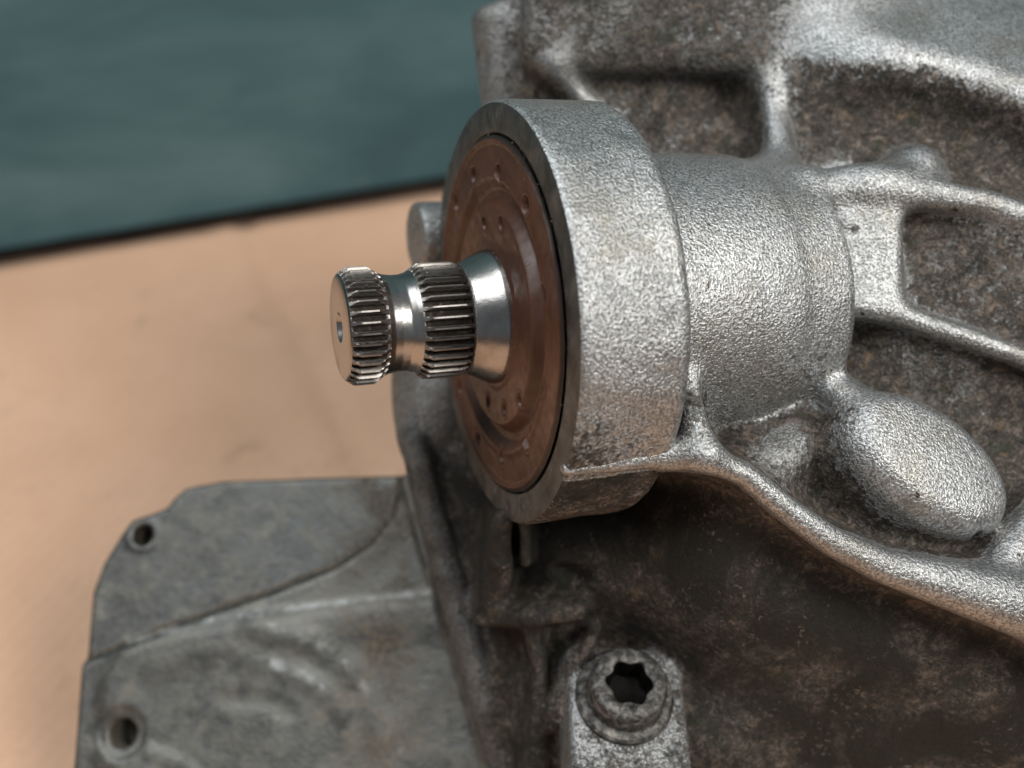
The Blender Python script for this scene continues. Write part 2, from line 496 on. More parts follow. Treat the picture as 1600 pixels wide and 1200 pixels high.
PRIMS = []     # (part name, dirt, blend, lo, hi, fn)
def prim(part, dirt, k, lo, hi, fn): PRIMS.append((part, dirt, k, np.array(lo, float), np.array(hi, float), fn))

def rib(part, pts, r, dirt=0.05, k=26, draft=0.10, depth=260):
    """wall-like rib with a rounded crest along pts = [(px,py,z[,r])] reaching down into the casting"""
    pp = [P(*p[:3]) for p in pts]
    rr = [p[3] if len(p) > 3 else r for p in pts]
    lo = np.min(pp, 0) - max(rr) - k - depth * draft; hi = np.max(pp, 0) + max(rr) + k + depth * draft
    lo[2] = min(p[2] for p in pp) - depth
    def fn(x, y, z):
        best = None
        for a, b, ra, rb in zip(pp[:-1], pp[1:], rr[:-1], rr[1:]):
            d = b - a; L2 = d[0] ** 2 + d[1] ** 2
            tt = np.clip(((x - a[0]) * d[0] + (y - a[1]) * d[1]) / L2, 0, 1)
            dxy2 = (x - a[0] - tt * d[0]) ** 2 + (y - a[1] - tt * d[1]) ** 2
            zc = a[2] + tt * d[2]
            dz = z - zc
            dd = np.sqrt(dxy2 + np.maximum(dz, 0) ** 2) - (ra + tt * (rb - ra)) - draft * np.maximum(-dz, 0)
            best = dd if best is None else np.minimum(best, dd)
        return best
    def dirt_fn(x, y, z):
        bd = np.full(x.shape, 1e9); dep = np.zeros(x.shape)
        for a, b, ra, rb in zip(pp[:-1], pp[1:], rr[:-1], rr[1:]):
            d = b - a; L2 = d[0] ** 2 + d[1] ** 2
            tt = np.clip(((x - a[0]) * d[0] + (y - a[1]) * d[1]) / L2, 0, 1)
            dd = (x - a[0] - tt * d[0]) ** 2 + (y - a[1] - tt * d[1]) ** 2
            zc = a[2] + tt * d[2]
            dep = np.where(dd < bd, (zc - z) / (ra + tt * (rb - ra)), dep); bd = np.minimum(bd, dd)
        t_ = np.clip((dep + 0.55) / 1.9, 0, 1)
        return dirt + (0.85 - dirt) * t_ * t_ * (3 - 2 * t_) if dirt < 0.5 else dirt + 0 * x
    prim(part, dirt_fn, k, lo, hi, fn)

def ell(part, c, rad, dirt=0.05, k=20, ax=None):
    c = np.array(c, float); rad = np.array(rad, float)
    R = np.eye(3) if ax is None else ax
    m = rad.max() + k
    def fn(x, y, z):
        q = [(x - c[0]) * R[i][0] + (y - c[1]) * R[i][1] + (z - c[2]) * R[i][2] for i in range(3)]
        k0 = np.sqrt(sum((q[i] / rad[i]) ** 2 for i in range(3))); k1 = np.sqrt(sum((q[i] / rad[i] ** 2) ** 2 for i in range(3)))
        return k0 * (k0 - 1) / np.maximum(k1, 1e-6)
    prim(part, dirt, k, c - m, c + m, fn)

def basis(n, hint):
    n = np.array(n, float); n /= np.linalg.norm(n)
    e = np.array(hint, float); e -= n * (e @ n); e /= np.linalg.norm(e)
    return np.stack([e, np.cross(n, e), n])

def rbox(part, c, half, rnd, dirt=0.05, k=20, R=None):
    c = np.array(c, float); half = np.array(half, float); R = np.eye(3) if R is None else R
    ext = np.abs(R.T) @ half + k
    def fn(x, y, z):
        q = [np.abs((x - c[0]) * R[i][0] + (y - c[1]) * R[i][1] + (z - c[2]) * R[i][2]) - half[i] + rnd for i in range(3)]
        return np.sqrt(sum(np.maximum(v, 0) ** 2 for v in q)) + np.minimum(np.maximum(q[0], np.maximum(q[1], q[2])), 0) - rnd
    prim(part, dirt, k, c - ext, c + ext, fn)

def elcyl(part, top, n, hint, ra, rb, height, rnd, dirt=0.05, k=20, dome=0.0):
    """stub with an elliptical section, rounded rim"""
    R = basis(n, hint); top = np.array(top, float)
    m = max(ra, rb) + height + k
    def fn(x, y, z):
        q = [(x - top[0]) * R[i][0] + (y - top[1]) * R[i][1] + (z - top[2]) * R[i][2] for i in range(3)]
        k0 = np.sqrt((q[0] / ra) ** 2 + (q[1] / rb) ** 2)
        k1 = np.sqrt((q[0] / ra ** 2) ** 2 + (q[1] / rb ** 2) ** 2)
        dr = k0 * (k0 - 1) / np.maximum(k1, 1e-6) + rnd
        dw = q[2] + dome * (k0 ** 2) + rnd
        d = np.minimum(np.maximum(dr, dw), 0) + np.sqrt(np.maximum(dr, 0) ** 2 + np.maximum(dw, 0) ** 2) - rnd
        return np.maximum(d, -q[2] - height)
    prim(part, dirt, k, top - m, top + m, fn)

# neck behind the bearing boss (round, slightly tapering, with a stepped end)
def neck_fn(x, y, z):
    dx, dy, dz = x - C0[0], y - C0[1], z - C0[2]
    L = dx * B[0] + dy * B[1] + dz * B[2]
    r = np.sqrt(np.maximum(dx * dx + dy * dy + dz * dz - L * L, 0))
    R = 247 - 0.012 * (L - 160) - 0.00004 * np.maximum(L - 170, 0) ** 2 - 7 / (1 + np.exp(-(L - 408) / 6.0))
    dr = r - R + 22; dw = L - 508 + 22
    d = np.minimum(np.maximum(dr, dw), 0) + np.sqrt(np.maximum(dr, 0) ** 2 + np.maximum(dw, 0) ** 2) - 22
    return np.maximum(d, 60 - L)
prim("bearing_neck", 0.10, 14, np.minimum(AX(60), AX(520)) - 290, np.maximum(AX(60), AX(520)) + 290, neck_fn)
def bossin_fn(x, y, z):
    dx, dy, dz = x - C0[0], y - C0[1], z - C0[2]
    L = dx * B[0] + dy * B[1] + dz * B[2]
    r = np.sqrt(np.maximum(dx * dx + dy * dy + dz * dz - L * L, 0))
    return np.maximum(np.maximum(r - 316, L - 150), 70 - L)
prim("bearing_neck", 0.10, 8, np.minimum(AX(60), AX(160)) - 360, np.maximum(AX(60), AX(160)) + 360, bossin_fn)

# upper block, stub and web
rbox("upper_block", P(1075, -95, -335), (312, 278, 175), 40, 0.58, 30, basis((-0.03, -0.10, 0.99), (1, 0, 0)))
elcyl("stub_boss", P(800, 2, -340), (-0.12, 0.97, 0.20), (1, 0, 0), 82, 70, 260, 34, 0.10, 16)
rib("rib", [(868, 105, -215), (905, 150, -245), (950, 190, -270)], 16, 0.10, 30)
rib("rib", [(1196, 105, -195, 13), (1208, 175, -185, 16), (1224, 255, -140, 28)], 17, 0.16, 56)
# smooth shelf at the upper right
sp0 = P(1440, 100, -60)
sn1 = np.array([0.06, 0.60, 0.80]); sn1 /= np.linalg.norm(sn1)
sn2 = np.array([-0.16, -0.86, 0.48]); sn2 /= np.linalg.norm(sn2)
sn3 = np.array([-0.75, -0.05, 0.65]); sn3 /= np.linalg.norm(sn3)
def shelf_fn(x, y, z):
    bend = 0.0016 * np.maximum(x - sp0[0] + 20, 0) ** 2
    d1 = (x - sp0[0]) * sn1[0] + (y - sp0[1] + 0.12 * bend) * sn1[1] + (z - sp0[2]) * sn1[2]
    d2 = (x - sp0[0]) * sn2[0] + (y - sp0[1] + bend * 1.0) * sn2[1] + (z - sp0[2]) * sn2[2]
    d3 = (x - sp0[0] + 70) * sn3[0] + (y - sp0[1]) * sn3[1] + (z - sp0[2]) * sn3[2]
    return smax(smax(d1, d2, 75), d3, 70)
prim("shelf", 0.02, 50, (sp0[0] - 330, sp0[1] - 160, -480), (1130, 850, 60), shelf_fn)
# ribs and lumps round the end of the neck
rib("rib", [(1270, 292, -40, 28), (1350, 300, -30, 26), (1450, 305, -32, 24), (1530, 316, -36, 22), (1620, 345, -42, 22), (1720, 380, -48, 22)], 26, 0.06, 40)
ell("lug", P(1426, 262, -92), (36, 36, 52), 0.14, 56)
ell("lug", P(1360, 285, -60), (55, 26, 45), 0.05, 50)
rbox("lug", P(1335, 412, -95), (56, 82, 85), 26, 0.05, 30)
rib("rib", [(1330, 478, -20), (1400, 492, -22), (1500, 524, -28), (1620, 566, -34), (1720, 600, -40)], 16, 0.04, 34)
# oval stub
elcyl("oval_boss", P(1474, 712, 88), (0.36, 0.36, 0.86), (0.88, -0.47, 0.0), 150, 96, 300, 36, 0.08, 14, dome=12)
# long curved rib below the neck
def ring_pt(L, th, r=326): return C0 + B * L + r * (math.cos(th) * BU + math.sin(th) * BV)
def unP(q):
    s = F / (F - q[2]); return (800 + q[0] * s, 600 - q[1] * s, q[2])
best = min(np.linspace(math.pi / 2, math.pi, 400), key=lambda a: abs(unP(ring_pt(0, a))[1] - 740))
e_a = unP(ring_pt(6, best, 318)); e_b = unP(ring_pt(160, best, 318))
rib("rib", [(e_a[0], e_a[1], e_a[2], 11), (e_b[0], e_b[1], e_b[2], 15)], 14, 0.12, 18, draft=0.0, depth=60)
rib("rib", [(e_b[0], e_b[1], e_b[2], 14), (1105, 716, 168, 17), (1165, 742, 156, 17), (1232, 798, 141, 18), (1300, 846, 130, 20), (1385, 886, 118, 25), (1490, 915, 104, 36), (1610, 950, 92, 48), (1720, 1000, 84, 52)], 24, 0.04, 30)
rib("rib", [(1545, 915, 85, 22), (1582, 860, 55, 26), (1620, 815, 25, 32), (1700, 770, 5, 34)], 30, 0.08, 26)
rib("rib", [(1078, 600, 130, 12), (1084, 660, 155, 20), (1098, 705, 168, 22)], 16, 0.14, 30)
ell("lug", P(1315, 622, -15), (40, 34, 60), 0.14, 30)
# bolt pad
BN = np.array([0.08, 0.64, 0.77]); BN /= np.linalg.norm(BN)
BC = P(975, 1089, -70)
BR = basis(BN, (1, 0, 0))
rbox("bolt_pad", BC - BN * 75 + BR[1] * -75 + BR[0] * 5, (97, 165, 75), 14, 0.36, 14, BR)
# lower left ribs and pockets
rib("rib", [(790, 815, -60, 22), (782, 870, -100, 26), (770, 935, -150, 24)], 26, 0.97, 14, depth=330)
rib("rib", [(818, 810, -50, 9), (822, 880, -95, 9)], 9, 0.98, 8, depth=300)
rib("rib", [(755, 965, -170, 16), (830, 962, -110, 20), (905, 955, -75, 14)], 18, 0.98, 18, depth=200)
rib("rib", [(832, 975, -125, 14), (845, 1050, -140, 12), (842, 1120, -140, 16), (835, 1240, -140, 26)], 14, 0.98, 16, depth=200)
rib("rib", [(925, 1000, -90, 9), (890, 1060, -110, 10), (858, 1130, -135, 14)], 11, 0.98, 16, depth=200)
# flange edge and lumps on the far left
rib("flange_edge", [(645, 690, -300, 24), (672, 800, -300, 27), (718, 960, -290, 30), (766, 1120, -285, 32), (802, 1240, -280, 32)], 25, 0.42, 12, depth=200)
elcyl("stub_boss", P(648, 372, -300), (-0.93, -0.09, 0.36), (0, 1, 0), 66, 66, 260, 8, 0.35, 10)
elcyl("side_lump", P(632, 585, -320), (-0.70, 0.05, 0.70), (0, 1, 0), 175, 84, 240, 55, 0.22, 20, dome=14)

# evaluate on the grid
D = np.empty(tuple(DIM), np.float32)
X2, Y2 = np.meshgrid(gx.astype(float), gy.astype(float), indexing='ij')
h2 = panel_h(X2, Y2)
g0, g1_ = np.gradient(h2, H)
slope = 1.0 / np.sqrt(1 + g0 ** 2 + g1_ ** 2)
def panel_d(x, y, z, h, sl, lx):
    d = (z - h) * sl
    d = smax(d, lx - x, 24)
    return np.maximum(d, -475 - z)
D[:] = panel_d(gx[:, None, None], gy[None, :, None], gz[None, None, :], h2[:, :, None].astype(np.float32),
               slope[:, :, None].astype(np.float32), left_x(gy)[None, :, None].astype(np.float32))
for part, dirt, k, lo, hi, fn in PRIMS:
    i0 = np.clip(np.floor((lo - LO) / H).astype(int) - 1, 0, DIM - 1)
    i1 = np.clip(np.ceil((hi - LO) / H).astype(int) + 2, 1, DIM)
    if np.any(i1 <= i0): continue
    sl = tuple(slice(a, b) for a, b in zip(i0, i1))
    d = fn(gx[sl[0]][:, None, None], gy[sl[1]][None, :, None], gz[sl[2]][None, None, :]).astype(np.float32)
    D[sl] = smin(D[sl], d, k)

# pockets cut out of the casting
def cut(c, rad, ax=None, k=6):
    c = np.array(c, float); rad = np.array(rad, float); R = np.eye(3) if ax is None else ax
    m = rad.max() + 12
    i0 = np.clip(np.floor((c - m - LO) / H).astype(int), 0, DIM - 1); i1 = np.clip(np.ceil((c + m - LO) / H).astype(int) + 1, 1, DIM)
    sl = tuple(slice(a, b) for a, b in zip(i0, i1))
    x, y, z = gx[sl[0]][:, None, None] - c[0], gy[sl[1]][None, :, None] - c[1], gz[sl[2]][None, None, :] - c[2]
    q = [x * R[i][0] + y * R[i][1] + z * R[i][2] for i in range(3)]
    k0 = np.sqrt(sum((q[i] / rad[i]) ** 2 for i in range(3)))
    d = (k0 - 1) * rad.min()
    D[sl] = smax(D[sl], -d.astype(np.float32), k)
cut(P(752, 88, -270), (16, 48, 60))
cut(P(1532, 838, 75), (6, 8, 50))
cut(P(1340, 358, 5), (8, 5, 30))
cut(P(805, 850, -60), (7, 44, 90))
cut(P(870, 905, -70), (62, 26, 70))

D[0], D[-1], D[:, 0], D[:, -1], D[:, :, 0], D[:, :, -1] = 5, 5, 5, 5, 5, 5

def surface_nets(D, lo, h):
    S = D < 0
    n = np.array(D.shape) - 1
    cnt = np.zeros(tuple(n), np.uint8)
    corners = [(i, j, k) for i in (0, 1) for j in (0, 1) for k in (0, 1)]
    for i, j, k in corners: cnt += S[i:n[0] + i, j:n[1] + j, k:n[2] + k]
    act = np.argwhere((cnt > 0) & (cnt < 8))
    vals = {c: D[act[:, 0] + c[0], act[:, 1] + c[1], act[:, 2] + c[2]] for c in corners}
    acc = np.zeros((len(act), 3)); m = np.zeros(len(act))
    for a in corners:
        for ax in range(3):
            if a[ax]: continue
            b = list(a); b[ax] = 1; b = tuple(b)
            va, vb = vals[a], vals[b]
            cr = (va < 0) != (vb < 0)
            tt = np.where(cr, va / np.where(cr, va - vb, 1), 0)
            p = np.repeat(np.array(a, float)[None], len(act), 0); p[:, ax] += tt
            acc += p * cr[:, None]; m += cr
    V = lo + h * (act + acc / m[:, None])
    idx = np.full(tuple(n), -1, np.int32)
    idx[act[:, 0], act[:, 1], act[:, 2]] = np.arange(len(act))
    quads = []
    for ax in range(3):
        o1, o2 = [(1, 2), (2, 0), (0, 1)][ax]
        a = [slice(None)] * 3; b = [slice(None)] * 3
        a[ax] = slice(0, -1); b[ax] = slice(1, None)
        e = np.argwhere(S[tuple(a)] != S[tuple(b)])
        ok = (e[:, o1] > 0) & (e[:, o2] > 0) & (e[:, o1] < n[o1]) & (e[:, o2] < n[o2])
        e = e[ok]
        neg = S[e[:, 0], e[:, 1], e[:, 2]]
        def g(d1, d2):
            c = e.copy(); c[:, o1] -= d1; c[:, o2] -= d2
            return idx[c[:, 0], c[:, 1], c[:, 2]]
        q = np.stack([g(1, 1), g(0, 1), g(0, 0), g(1, 0)], -1)
        q[~neg] = q[~neg][:, ::-1]
        quads.append(q)
    return V, np.concatenate(quads)

def vert_normals(V, Q):
    nrm = np.cross(V[Q[:, 2]] - V[Q[:, 0]], V[Q[:, 3]] - V[Q[:, 1]])
    out = np.zeros_like(V)
    for i in range(4): 
        for c in range(3): out[:, c] += np.bincount(Q[:, i], nrm[:, c], len(V))
    return out / np.maximum(np.linalg.norm(out, axis=1, keepdims=True), 1e-9)

def relax(V, Q, it=2, f=0.5):
    n = len(V)
    for _ in range(it):
        s = np.zeros_like(V); c = np.zeros(n)
        for a, b in ((0, 1), (1, 2), (2, 3), (3, 0)):
            for p, q in ((Q[:, a], Q[:, b]), (Q[:, b], Q[:, a])):
                for ch in range(3): s[:, ch] += np.bincount(p, V[q, ch], n)
                c += np.bincount(p, minlength=n)
        V = V + f * (s / np.maximum(c, 1)[:, None] - V)
    return V

CV, CQ = surface_nets(D, LO, H)
del D
CV = relax(CV, CQ)
NRM = vert_normals(CV, CQ)
# part id and grime per vertex
x, y, z = CV[:, 0], CV[:, 1], CV[:, 2]
dist = [(panel_d(x, y, z, panel_h(x, y), 0.9, left_x(y)))]
lower = 1 / (1 + np.exp(-(-(y + 110 + 0.42 * (x - 270)) / 30)))        # oily lower wall, its shade also painted into the dirt
right_mid = np.exp(-(((x - 700) / 260) ** 2 + ((y - 90) / 150) ** 2))
dirts = [0.86 + 0.13 * lower - 0.22 * right_mid]
parts = ["casing_wall"]
pid = [0]
names = ["casing_wall"]
for i, (part, dirt, k, lo, hi, fn) in enumerate(PRIMS):
    d = fn(x, y, z)
    out = np.any((CV < lo - 5) | (CV > hi + 5), axis=1)
    dist.append(np.where(out, 1e3, d)); dirts.append(dirt(x, y, z) if callable(dirt) else np.full(len(CV), dirt)); parts.append(part)
dist = np.array(dist); dirts = np.array(dirts)
own = dist.argmin(0)
iov = parts.index("oval_boss")
ovn = np.array([0.36, 0.36, 0.86]); ovn /= np.linalg.norm(ovn)
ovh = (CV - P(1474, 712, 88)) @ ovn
dirts[iov] = 0.06 + 0.80 / (1 + np.exp((ovh + 62) / 14.0))  # flank darker: grime, with the stub's shaded side painted in
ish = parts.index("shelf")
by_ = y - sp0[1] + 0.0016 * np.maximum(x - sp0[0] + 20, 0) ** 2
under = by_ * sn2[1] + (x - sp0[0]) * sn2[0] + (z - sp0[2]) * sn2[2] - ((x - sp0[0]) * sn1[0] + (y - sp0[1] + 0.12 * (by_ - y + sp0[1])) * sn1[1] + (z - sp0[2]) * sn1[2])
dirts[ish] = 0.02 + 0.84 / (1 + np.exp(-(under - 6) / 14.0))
wgt = np.exp(-(dist - dist.min(0)) / 11.0)
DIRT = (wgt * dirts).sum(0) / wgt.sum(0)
# mud caught where the neck meets the lower rib and under the upper block
def blob(px, py, z, r, a):
    c = P(px, py, z)
    return a * np.exp(-(((CV - c) ** 2).sum(1)) / (r * r))
DIRT = DIRT + blob(1270, 600, 60, 75, 0.45) + blob(1080, 650, 150, 40, 0.35) + blob(1150, 660, 30, 60, 0.4) + blob(1180, 150, -200, 60, 0.2) \
       - blob(1215, 690, 60, 60, 0.75) - blob(1320, 615, 20, 35, 0.3) - blob(880, 110, -215, 45, 0.4) - blob(950, 205, -250, 70, 0.15) \
       - blob(1050, 220, -250, 90, 0.2) - blob(1290, 280, -150, 70, 0.5) - blob(1330, 20, -80, 70, 0.3)
TONE = np.zeros(len(CV))
for nm, tv in (("upper_block", 0.85), ("casing_wall", 0.55), ("bolt_pad", 0.45), ("rib", 0.15), ("stub_boss", 0.3), ("flange_edge", 1.0), ("side_lump", 0.6)):
    for i_, p_ in enumerate(parts):
        if p_ == nm: TONE += tv * wgt[i_] / wgt.sum(0)
# merge tiny fragments: faces go to the owner of their first vertex
fo = own[CQ[:, 0]]
for i in np.unique(fo):
    sel = CQ[fo == i]
    if len(sel) < 25: 
        fo[fo == i] = 0
for i in np.unique(fo):
    sel = CQ[fo == i]
    uq, inv = np.unique(sel, return_inverse=True)
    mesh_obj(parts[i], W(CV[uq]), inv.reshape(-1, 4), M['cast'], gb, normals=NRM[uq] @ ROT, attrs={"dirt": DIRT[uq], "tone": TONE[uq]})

# lower case below the visible casting, carrying it on the cardboard
a0 = W((-60, -755, -470)); a1 = W((1100, -755, 40))
V = []
for zz, inset in ((0.0, 0.0), (0.012, -0.004), (max(a0[2], 0.02) + 0.012, 0.0)):
    for sx, sy in ((0, 0), (1, 0), (1, 1), (0, 1)):
        xx = a0[0] + 0.012 + (a1[0] - a0[0] - 0.02) * sx + (inset if sx == 0 else -inset)
        yy = min(a0[1], a1[1]) + 0.010 + (0.085) * sy + (inset if sy == 0 else -inset)
        V.append((xx, yy, zz))
Fc = [(3, 2, 1, 0)] + [(4 * l + i, 4 * l + (i + 1) % 4, 4 * l + 4 + (i + 1) % 4, 4 * l + 4 + i) for l in range(2) for i in range(4)] + [(8, 9, 10, 11)]
mesh_obj("lower_case", V, Fc, M['cast'], gb, smooth=False, attrs={"dirt": np.full(12, 0.95)})

# ---- bearing boss ring
RB = 326
prof = [(9, 262), (9, 276.8), (2.0, 277.5), (0, 280)]
lathe("bore_wall", prof, 220, M['machined'], gb, sharp=50)
side = [(0.6, 322.5), (4.5, 326)] + [(l, RB + 0.8 * math.sin(l * 0.05)) for l in np.linspace(9, 148, 40)] + \
       [(148 + 16 * math.sin(a), RB - 16 + 16 * math.cos(a)) for a in np.linspace(0.15, 1.45, 8)] + [(166, 295), (168, 270), (170, 240)]
def side_noise(L, r, th):
    q = cyl(L, r, th)
    return L, r + 1.6 * vnoise(q, 45) * np.clip((L - 4) / 20, 0, 1)
boss = lathe("bearing_boss", side, 320, M['cast'], gb, radial=side_noise, sharp=50,
             attrs={"dirt": lambda L, r, th: 0.03 + 0.62 * np.exp(-((th - best + 0.1) / 0.30) ** 2) * np.clip(1.15 - L / 150, 0, 1)
                    + np.where((th > best + 0.06) & (th < 2 * np.pi - 1.2), 0.75, 0.0) + np.where(r < 312, 0.8, 0.0)})  # rear shoulder darkened to cut light bounced onto the neck
lathe("machined_face", [(0, 280), (-0.6, 284), (-0.6, 300), (-0.6, 318), (0.6, 322.5)], 220, M['machined'], boss, sharp=60)

# ---- seal disc with punched dimples
def px_to_disc(px, py, L):
    o = np.array([0, 0, F]); d = np.array([px - 800.0, 600.0 - py, -F])
    k = ((AX(L) - o) @ B) / (d @ B)
    q = o + d * k - AX(L)
    return math.hypot(q @ BU, q @ BV), math.atan2(q @ BV, q @ BU)
NTH, NR = 640, 150
rr = np.linspace(96, 275.3, NR); tt = np.linspace(0, 2 * np.pi, NTH, endpoint=False)
Rg, Tg = np.meshgrid(rr, tt, indexing='ij')
def sstep(v, a, b):
    t_ = np.clip((v - a) / (b - a), 0, 1); return t_ * t_ * (3 - 2 * t_)
Lg = -2 + 0 * Rg
Lg -= 5 * np.exp(-((Rg - 268) / 4) ** 2)                    # outer lip
Lg += 12 * (1 - sstep(Rg, 193, 212)) * sstep(Rg, 168, 184)   # moat round the hub
Lg -= 6 * (1 - sstep(Rg, 168, 184))
Lg -= 5 * np.exp(-((Rg - 215) / 6) ** 2) * 0.5                    # bead on the shoulder
Lg -= 3 * (1 - sstep(Rg, 108, 118))                         # inner lip
grime = 0.9 * sstep(Rg, 266, 273) + 0.35 * (1 - sstep(Rg, 100, 112))
holes = [(739, 275), (778, 272), (712, 318), (821, 322), (783, 713), (821, 690), (746, 683), (718, 605), (846, 600), (848, 462)]
inner = [(757, 350), (783, 350), (763, 625), (788, 640), (812, 626)]
HP = [(*px_to_disc(a, b, -3), 12.0) for a, b in holes] + [(*px_to_disc(a, b, -8), 9.0) for a, b in inner]
for r0, t0, rad in HP:
    dx = Rg * np.cos(Tg) - r0 * math.cos(t0); dy = Rg * np.sin(Tg) - r0 * math.sin(t0)
    dd = np.sqrt((dx * 0.8) ** 2 + dy ** 2)
    Lg += 17 * (1 - sstep(dd, rad * 0.5, rad)) - 1.6 * np.exp(-((dd - rad * 1.25) / 2.5) ** 2)
    grime = np.maximum(grime, 1.0 * (1 - sstep(dd, rad * 0.35, rad * 0.85)))
Lg += 0.8 * vnoise(cyl(Lg, Rg, Tg), 24)
mesh_obj("seal_disc", W(cyl(Lg, Rg, Tg).reshape(-1, 3)), grid_faces(NR, NTH)[:, ::-1], M['seal'], gb, attrs={"grime": grime.ravel()})

ico = np.array([(0, 0, 1), (0.9, 0, 0.1), (-0.3, 0.85, 0), (-0.4, -0.8, 0.1), (0.1, 0.1, -0.9)])
icf = [(0, 1, 2), (0, 2, 3), (0, 3, 1), (4, 2, 1), (4, 3, 2), (4, 1, 3)]
V, Fc = [], []
for i in range(130):
    a_ = rng.uniform(-1.9, 1.2) if i < 90 else rng.uniform(0, 6.28)
    c_ = cyl(np.array(rng.uniform(0, 7)), np.array(rng.uniform(266, 279)), np.array(a_))
    m_ = ico * rng.uniform(0.8, 2.6) * rng.uniform(0.6, 1.3, (5, 3))
    Fc += [tuple(len(V) + j for j in f_) for f_ in icf]
    V += list(c_ + m_)
cr = mesh_obj("grit", W(np.array(V)), Fc, M['grit'], gb, smooth=False)
tag(cr, kind="stuff")

# ---- splined shaft
NT_ = 34
RT, RR = 88.5, 76.5
def env(L):
    pts = [(-246, 77.5), (-236, 85), (-231, RT), (-203, RT), (-194, 82.5), (-188, 78.5), (-179, 75), (-166, 73), (-153, 73), (-142, 75.8),
           (-133, 81), (-125, RT - 0.5), (-119, RT), (-72, RT), (-66, 86), (-63, 84.5), (-58, 85), (-46, 90), (-32, 97), (-22, 102), (-16, 104.2), (-8, 104.8), (45, 104.8)]
    a = np.array(pts); return np.interp(L, a[:, 0], a[:, 1])
def trap(th):
    ph = (th * NT_ / (2 * np.pi)) % 1.0
    d = np.abs(ph - 0.5) * 2                     # 0 at crest, 1 at the gap centre
    return 1 - np.clip((d - 0.16) / 0.42, 0, 1)
def spline_r(L, r, th): 
    return L, np.minimum(r, RR + (RT - RR) * trap(th))
def gap(L, r, th): return 0.22 + 0.95 * (1 - trap(th)) * np.clip((env(L) - RR - 1) / 5, 0, 1) * np.clip((L + 265) / 90, 0.85, 1.0)
def prof_of(Ls): return [(l, env(l)) for l in Ls]
PHS = np.array([0.0, 0.10, 0.205, 0.215, 0.31, 0.415, 0.425, 0.5, 0.575, 0.585, 0.69, 0.785, 0.795, 0.9])
STH = ((np.arange(NT_)[:, None] + PHS[None]) / NT_ * 2 * np.pi).ravel()
zero = {"grime": lambda L, r, th: 0 * L}
shaft = lathe("shaft", [(-228, 0.01), (-228, 8), (-231, 13), (-244, 21), (-246, 23), (-246.2, 40), (-246, 74.5), (-245.5, 76.5), (-243.5, 79)], 160, M['steel'], gb, flip=True, sharp=30,
              attrs={"grime": lambda L, r, th: 0.7 * np.exp(-((r - 15) / 7) ** 2)})
sm = np.r_[np.linspace(-243.5, -228, 10), np.linspace(-224, -205, 8), np.linspace(-203, -186, 14)]
lathe("front_spline", prof_of(sm), 0, M['steel'], shaft, ths=STH, radial=spline_r, sharp=28, flip=True, attrs={"grime": gap, "spline": lambda L, r, th: 1 + 0 * L})
lathe("shaft_neck", prof_of(np.linspace(-186, -137, 30)), 200, M['steel'], shaft, sharp=0, flip=True, attrs=zero)
sm = np.r_[np.linspace(-137, -115, 14), np.linspace(-111, -75, 10), np.linspace(-72, -63, 6)]
lathe("rear_spline", prof_of(sm), 0, M['steel'], shaft, ths=STH, radial=spline_r, sharp=28, flip=True, attrs={"grime": gap, "spline": lambda L, r, th: 1 + 0 * L})
lathe("shaft_collar", [(-63, 70)] + prof_of(np.r_[np.linspace(-62.5, -56, 5), np.linspace(-52, 0, 28), 45]), 220, M['steel'], shaft, sharp=0, flip=True,
      attrs={"grime": lambda L, r, th: 0.9 * np.exp(-((L + 63) / 5.0) ** 2) + 0.5 * np.exp(-((L + 12) / 3.0) ** 2)})

# ---- flanged torx bolt
def polar_mesh(name, center, R, prof, nth, mat, parent, lobes=None, attrs=None, sharp=35):
    th = np.linspace(0, 2 * np.pi, nth, endpoint=False)
    V = []; G = []
    for (r, h, lob, g) in prof:
        rad = r * (1 + lob * np.cos(6 * th + 0.35))
        V.append(center + rad[:, None] * (np.cos(th)[:, None] * R[0] + np.sin(th)[:, None] * R[1]) + h * R[2])
        G.append(np.full(nth, g))
    o = mesh_obj(name, W(np.concatenate(V)), grid_faces(len(prof), nth)[:, ::-1], mat, parent, attrs={"grime": np.concatenate(G)})
    shade_auto(o, sharp)
    return o
bolt = polar_mesh("bolt", BC, BR, [(66, 12, 0, 0), (64, 16, 0, 0), (62.5, 22, 0, 0), (62, 50, 0, 0), (60, 56, 0, 0), (56, 59, 0, 0), (46, 60, 0, 0), (40, 59.5, 0.02, 0), (35.5, 57, 0.09, 0.3),
                              (34.5, 52, 0.10, 0.9), (33.5, 20, 0.10, 1), (31, 12, 0.08, 1), (10, 8, 0, 1), (0.01, 8, 0, 1)], 180, M['bolt'], gb)
polar_mesh("flange", BC, BR, [(80, -2, 0, 0.4), (81, 3, 0, 0), (80, 9, 0, 0), (76, 13, 0, 0), (70, 14, 0, 0.2), (64, 15, 0, 0.5)], 140, M['bolt'], bolt)

